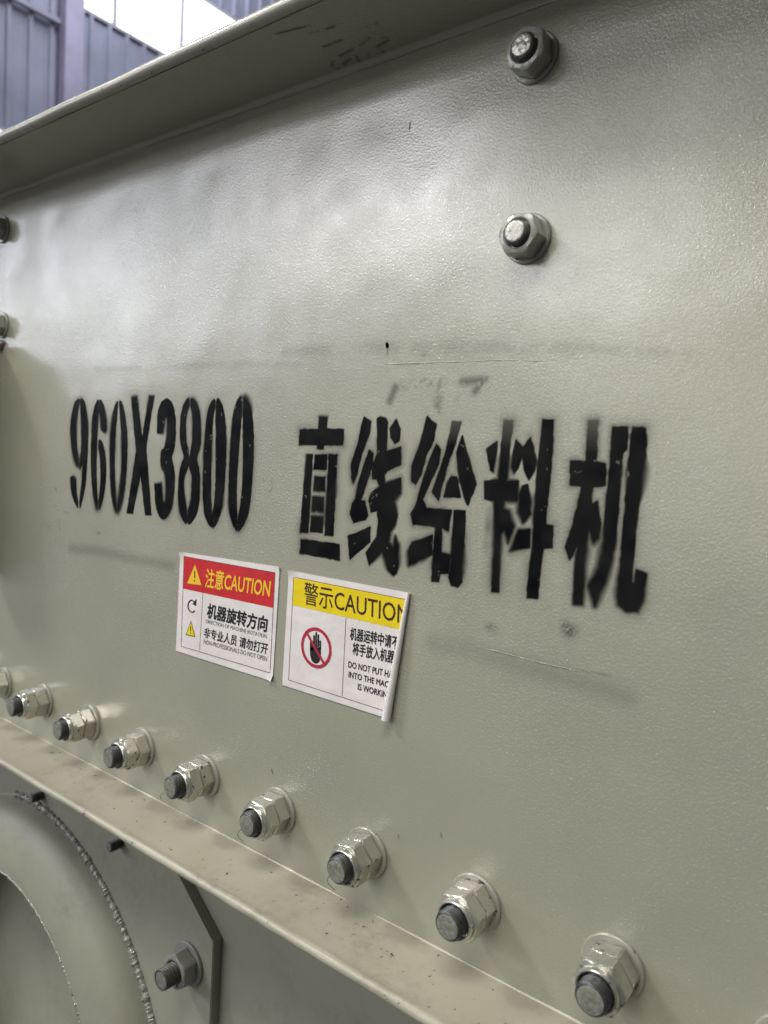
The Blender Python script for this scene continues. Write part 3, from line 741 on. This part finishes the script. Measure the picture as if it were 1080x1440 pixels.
# --- red header sticker
def S1(p): return (245 + p[0] / 6.968, 770 + p[1] / 6.968)
s1 = Sticker('warning_sticker', 'white rectangular sticker with red CAUTION header, rotation-direction warning, left of the pair', S1, -0.00075, (22, 1010))
def vinyl_quad(st, corners, lift=()):
    """thin vinyl sheet, front at st.y, with slightly lifted corners"""
    TL, TR, BR, BL = (st.loc(p) for p in corners); nu, nv = 24, 18; V, F = [], []
    for side in (0, 1):
        for j in range(nv + 1):
            for i in range(nu + 1):
                u, v = i / nu, j / nv; p = (TL * (1 - u) + TR * u) * (1 - v) + (BL * (1 - u) + BR * u) * v
                y = st.y + (0.00025 if side else 0)
                for cu, cv, h, r in lift:
                    d = math.hypot(u - cu, (v - cv) * 0.75); y -= h * max(0, 1 - d / r) ** 2
                V.append((p[0], y, p[1]))
    n = (nu + 1) * (nv + 1)
    for j in range(nv):
        for i in range(nu):
            a = j * (nu + 1) + i; F.append((a, a + nu + 1, a + nu + 2, a + 1)); F.append((n + a, n + a + 1, n + a + nu + 2, n + a + nu + 1))
    for i in range(nu):
        a = i; F.append((a, a + 1, n + a + 1, n + a)); a = nv * (nu + 1) + i; F.append((a, n + a, n + a + 1, a + 1))
    for j in range(nv):
        a = j * (nu + 1); F.append((a, n + a, n + a + nu + 1, a + nu + 1)); a += nu; F.append((a, a + nu + 1, n + a + nu + 1, n + a))
    return pydata(V, F)
obj('vinyl_sheet', vinyl_quad(s1, [(66, 42), (1040, 190), (970, 1310), (22, 1010)], [(1, 1, 0.003, 0.055), (0, 0, 0.0025, 0.05), (1, 0, 0.001, 0.05)]), M['vinyl'], s1.o, 60)
hd = s1.px('header_panel', [[(103, 85), (995, 245), (975, 590), (92, 400)]], M['red'], 1)
s1.line('frame_line', [(103, 85), (995, 245), (945, 1225), (75, 965)], 0.00055, M['line'], 2, True)
s1.line('divider_line', [(288, 445), (255, 1005)], 0.00045, M['line'], 2)
s1.px('warning_triangle', [[(212, 165), (135, 350), (275, 368)]], M['orange'], 2, hd)
s1.px('exclamation_mark', [[(206, 225), (216, 227), (213, 300), (205, 298)], [(204, 312), (213, 314), (212, 332), (203, 330)]], M['brown'], 3, hd)
s1.text('header_lettering', '注意CAUTION', (308, 385), (938, 492), (325, 205), M['orange'], 2, 0.018, hd)
# rotation arrow
def arc_px(st, c, rx, ry, a0, a1, w, n=22):
    o, i = [], []
    for k in range(n + 1):
        a = R_(a0 + (a1 - a0) * k / n)
        o.append((c[0] + (rx + w) * math.cos(a), c[1] + (ry + w) * math.sin(a) + 0.16 * (rx + w) * math.cos(a)))
        i.append((c[0] + (rx - w) * math.cos(a), c[1] + (ry - w) * math.sin(a) + 0.16 * (rx - w) * math.cos(a)))
    return [[o[k], o[k + 1], i[k + 1], i[k]] for k in range(n)]
s1.px('rotation_arrow', arc_px(s1, (180, 574), 37, 58, 40, 318, 6) + [[(186, 552), (226, 502), (222, 572)]], M['black'], 2)
t2 = s1.px('warning_triangle', [[(172, 715), (120, 855), (214, 874)]], M['black'], 2)
s1.px('triangle_fill', [[(172, 732), (129, 850), (207, 865)]], M['yellow'], 3, t2)
s1.px('exclamation_mark', [[(167, 770), (175, 772), (173, 818), (167, 817)], [(166, 828), (173, 829), (172, 840), (166, 839)]], M['black'], 4, t2)
s1.text('warning_lettering', '机器旋转方向', (326, 684), (910, 826), (340, 545), M['black'], 2, 0.030)
s1.text('caption_lettering', 'DIRECTION OF MACHINE ROTATION', (316, 735), (912, 887), (319, 701), M['grey_print'], 2, 0.004)
s1.text('warning_lettering', '非专业人员 请勿打开', (296, 878), (918, 1046), (306, 780), M['black'], 2, 0.018)
s1.text('caption_lettering', 'NON-PROFESSIONALS DO NOT OPEN', (295, 938), (914, 1112), (298, 897), M['grey_print'], 2, 0.004)

# --- yellow header sticker with its right edge rolling off the plate
def S2(p): return (395 + p[0] / 5.538, 795 + p[1] / 5.538)
s2 = Sticker('warning_sticker', 'white sticker with yellow CAUTION header, hand prohibition sign and curling right edge', S2, -0.00075, (15, 930))
c_top, c_bot = s2.loc((1004, 214)), s2.loc((842, 1193))
s2.clip = (c_top, c_bot)
def curl_sheet():
    TL, BL = s2.loc((68, 38)), s2.loc((15, 930)); V, F = [], []; nu, nc, nv = 22, 30, 30; th = 0.00020
    for side in (0, 1):
        for j in range(nv + 1):
            v = j / nv; P = TL * (1 - v) + BL * v; Q = c_top * (1 - v) + c_bot * v
            r = 0.0012 + 0.0023 * v ** 0.8
            d = Q - P; d = d / np.linalg.norm(d)
            for i in range(nu + 1):
                p = P + (Q - P) * i / nu
                lift = 0.0022 * max(0, 1 - math.hypot(i / nu, v) / 0.10) ** 2
                V.append((p[0], s2.y + (th if side else 0) - lift, p[1]))
            tot = math.radians(330)
            for i in range(1, nc + 1):
                a = tot * i / nc; rr = r * (1 - 0.10 * i / nc) - (0 if side == 0 else -th)
                p = Q + d * rr * math.sin(a); y = s2.y - r + rr * math.cos(a) - 0.0
                V.append((p[0], y, p[1]))
    w = nu + nc + 1; n = w * (nv + 1)
    for j in range(nv):
        for i in range(w - 1):
            a = j * w + i; F.append((a, a + w, a + w + 1, a + 1)); F.append((n + a, n + a + 1, n + a + w + 1, n + a + w))
    for i in range(w - 1):
        a = i; F.append((a, a + 1, n + a + 1, n + a)); a = nv * w + i; F.append((a, n + a, n + a + 1, a + 1))
    for j in range(nv):
        a = j * w; F.append((a, n + a, n + a + w, a + w)); a += w - 1; F.append((a, a + w, n + a + w, n + a))
    return pydata(V, F)
obj('vinyl_sheet', curl_sheet(), M['vinyl'], s2.o, 60)
hd = s2.px('header_panel', [[(105, 90), (1005, 270), (965, 506), (95, 308)]], M['yellow'], 1)
s2.line('frame_line', [(1005, 270), (105, 90), (65, 890), (860, 1146)], 0.00045, M['line'], 2)
s2.line('divider_line', [(512, 408), (482, 1016)], 0.00045, M['line'], 2)
s2.text('header_lettering', '警示CAUTION', (186, 300), (1000, 478), (190, 128), M['brown'], 2, 0.006, hd)
cc = s2.loc((280, 640)); R0 = abs(s2.loc((283, 482))[1] - s2.loc((283, 800))[1]) / 2
ring = []
for k in range(40):
    a, b = 2 * math.pi * k / 40, 2 * math.pi * (k + 1) / 40
    ring.append([cc + r * np.array([math.cos(t), math.sin(t)]) for r, t in ((R0, a), (R0, b), (R0 * 0.84, b), (R0 * 0.84, a))])
hand = s2.px('hand_symbol', [[(257, 548), (264, 538), (271, 545), (272, 645), (257, 645)], [(274, 523), (280, 516), (287, 523), (288, 645), (274, 645)], [(291, 540), (297, 533), (304, 542), (304, 645), (291, 645)],
     [(307, 588), (313, 580), (319, 590), (318, 650), (307, 650)], [(232, 592), (238, 582), (246, 590), (257, 640), (257, 665), (232, 660)],
     [(232, 638), (318, 642), (317, 690), (306, 745), (290, 762), (268, 762), (246, 742), (234, 700)]], M['black'], 2)
sign = s2.flat('prohibition_ring', ring, M['crimson'], 3)
s2.line('prohibition_bar', [(205, 518), (345, 768)], R0 * 0.13, M['crimson'], 4, False, sign)
s2.text('warning_lettering', '机器运转中请不要', (543, 575), (975, 664), (549, 480), M['black'], 2, 0.022)
s2.text('warning_lettering', '将手放入机器内', (562, 692), (938, 774), (568, 598), M['black'], 2, 0.022)
s2.text('instruction_lettering', 'DO NOT PUT HANDS', (530, 791), (965, 898), (533, 744), M['black'], 2, 0.016)
s2.text('instruction_lettering', 'INTO THE MACHINE', (532, 868), (950, 978), (535, 824), M['black'], 2, 0.016)
s2.text('instruction_lettering', 'IS WORKING', (605, 965), (865, 1042), (607, 918), M['black'], 2, 0.016)
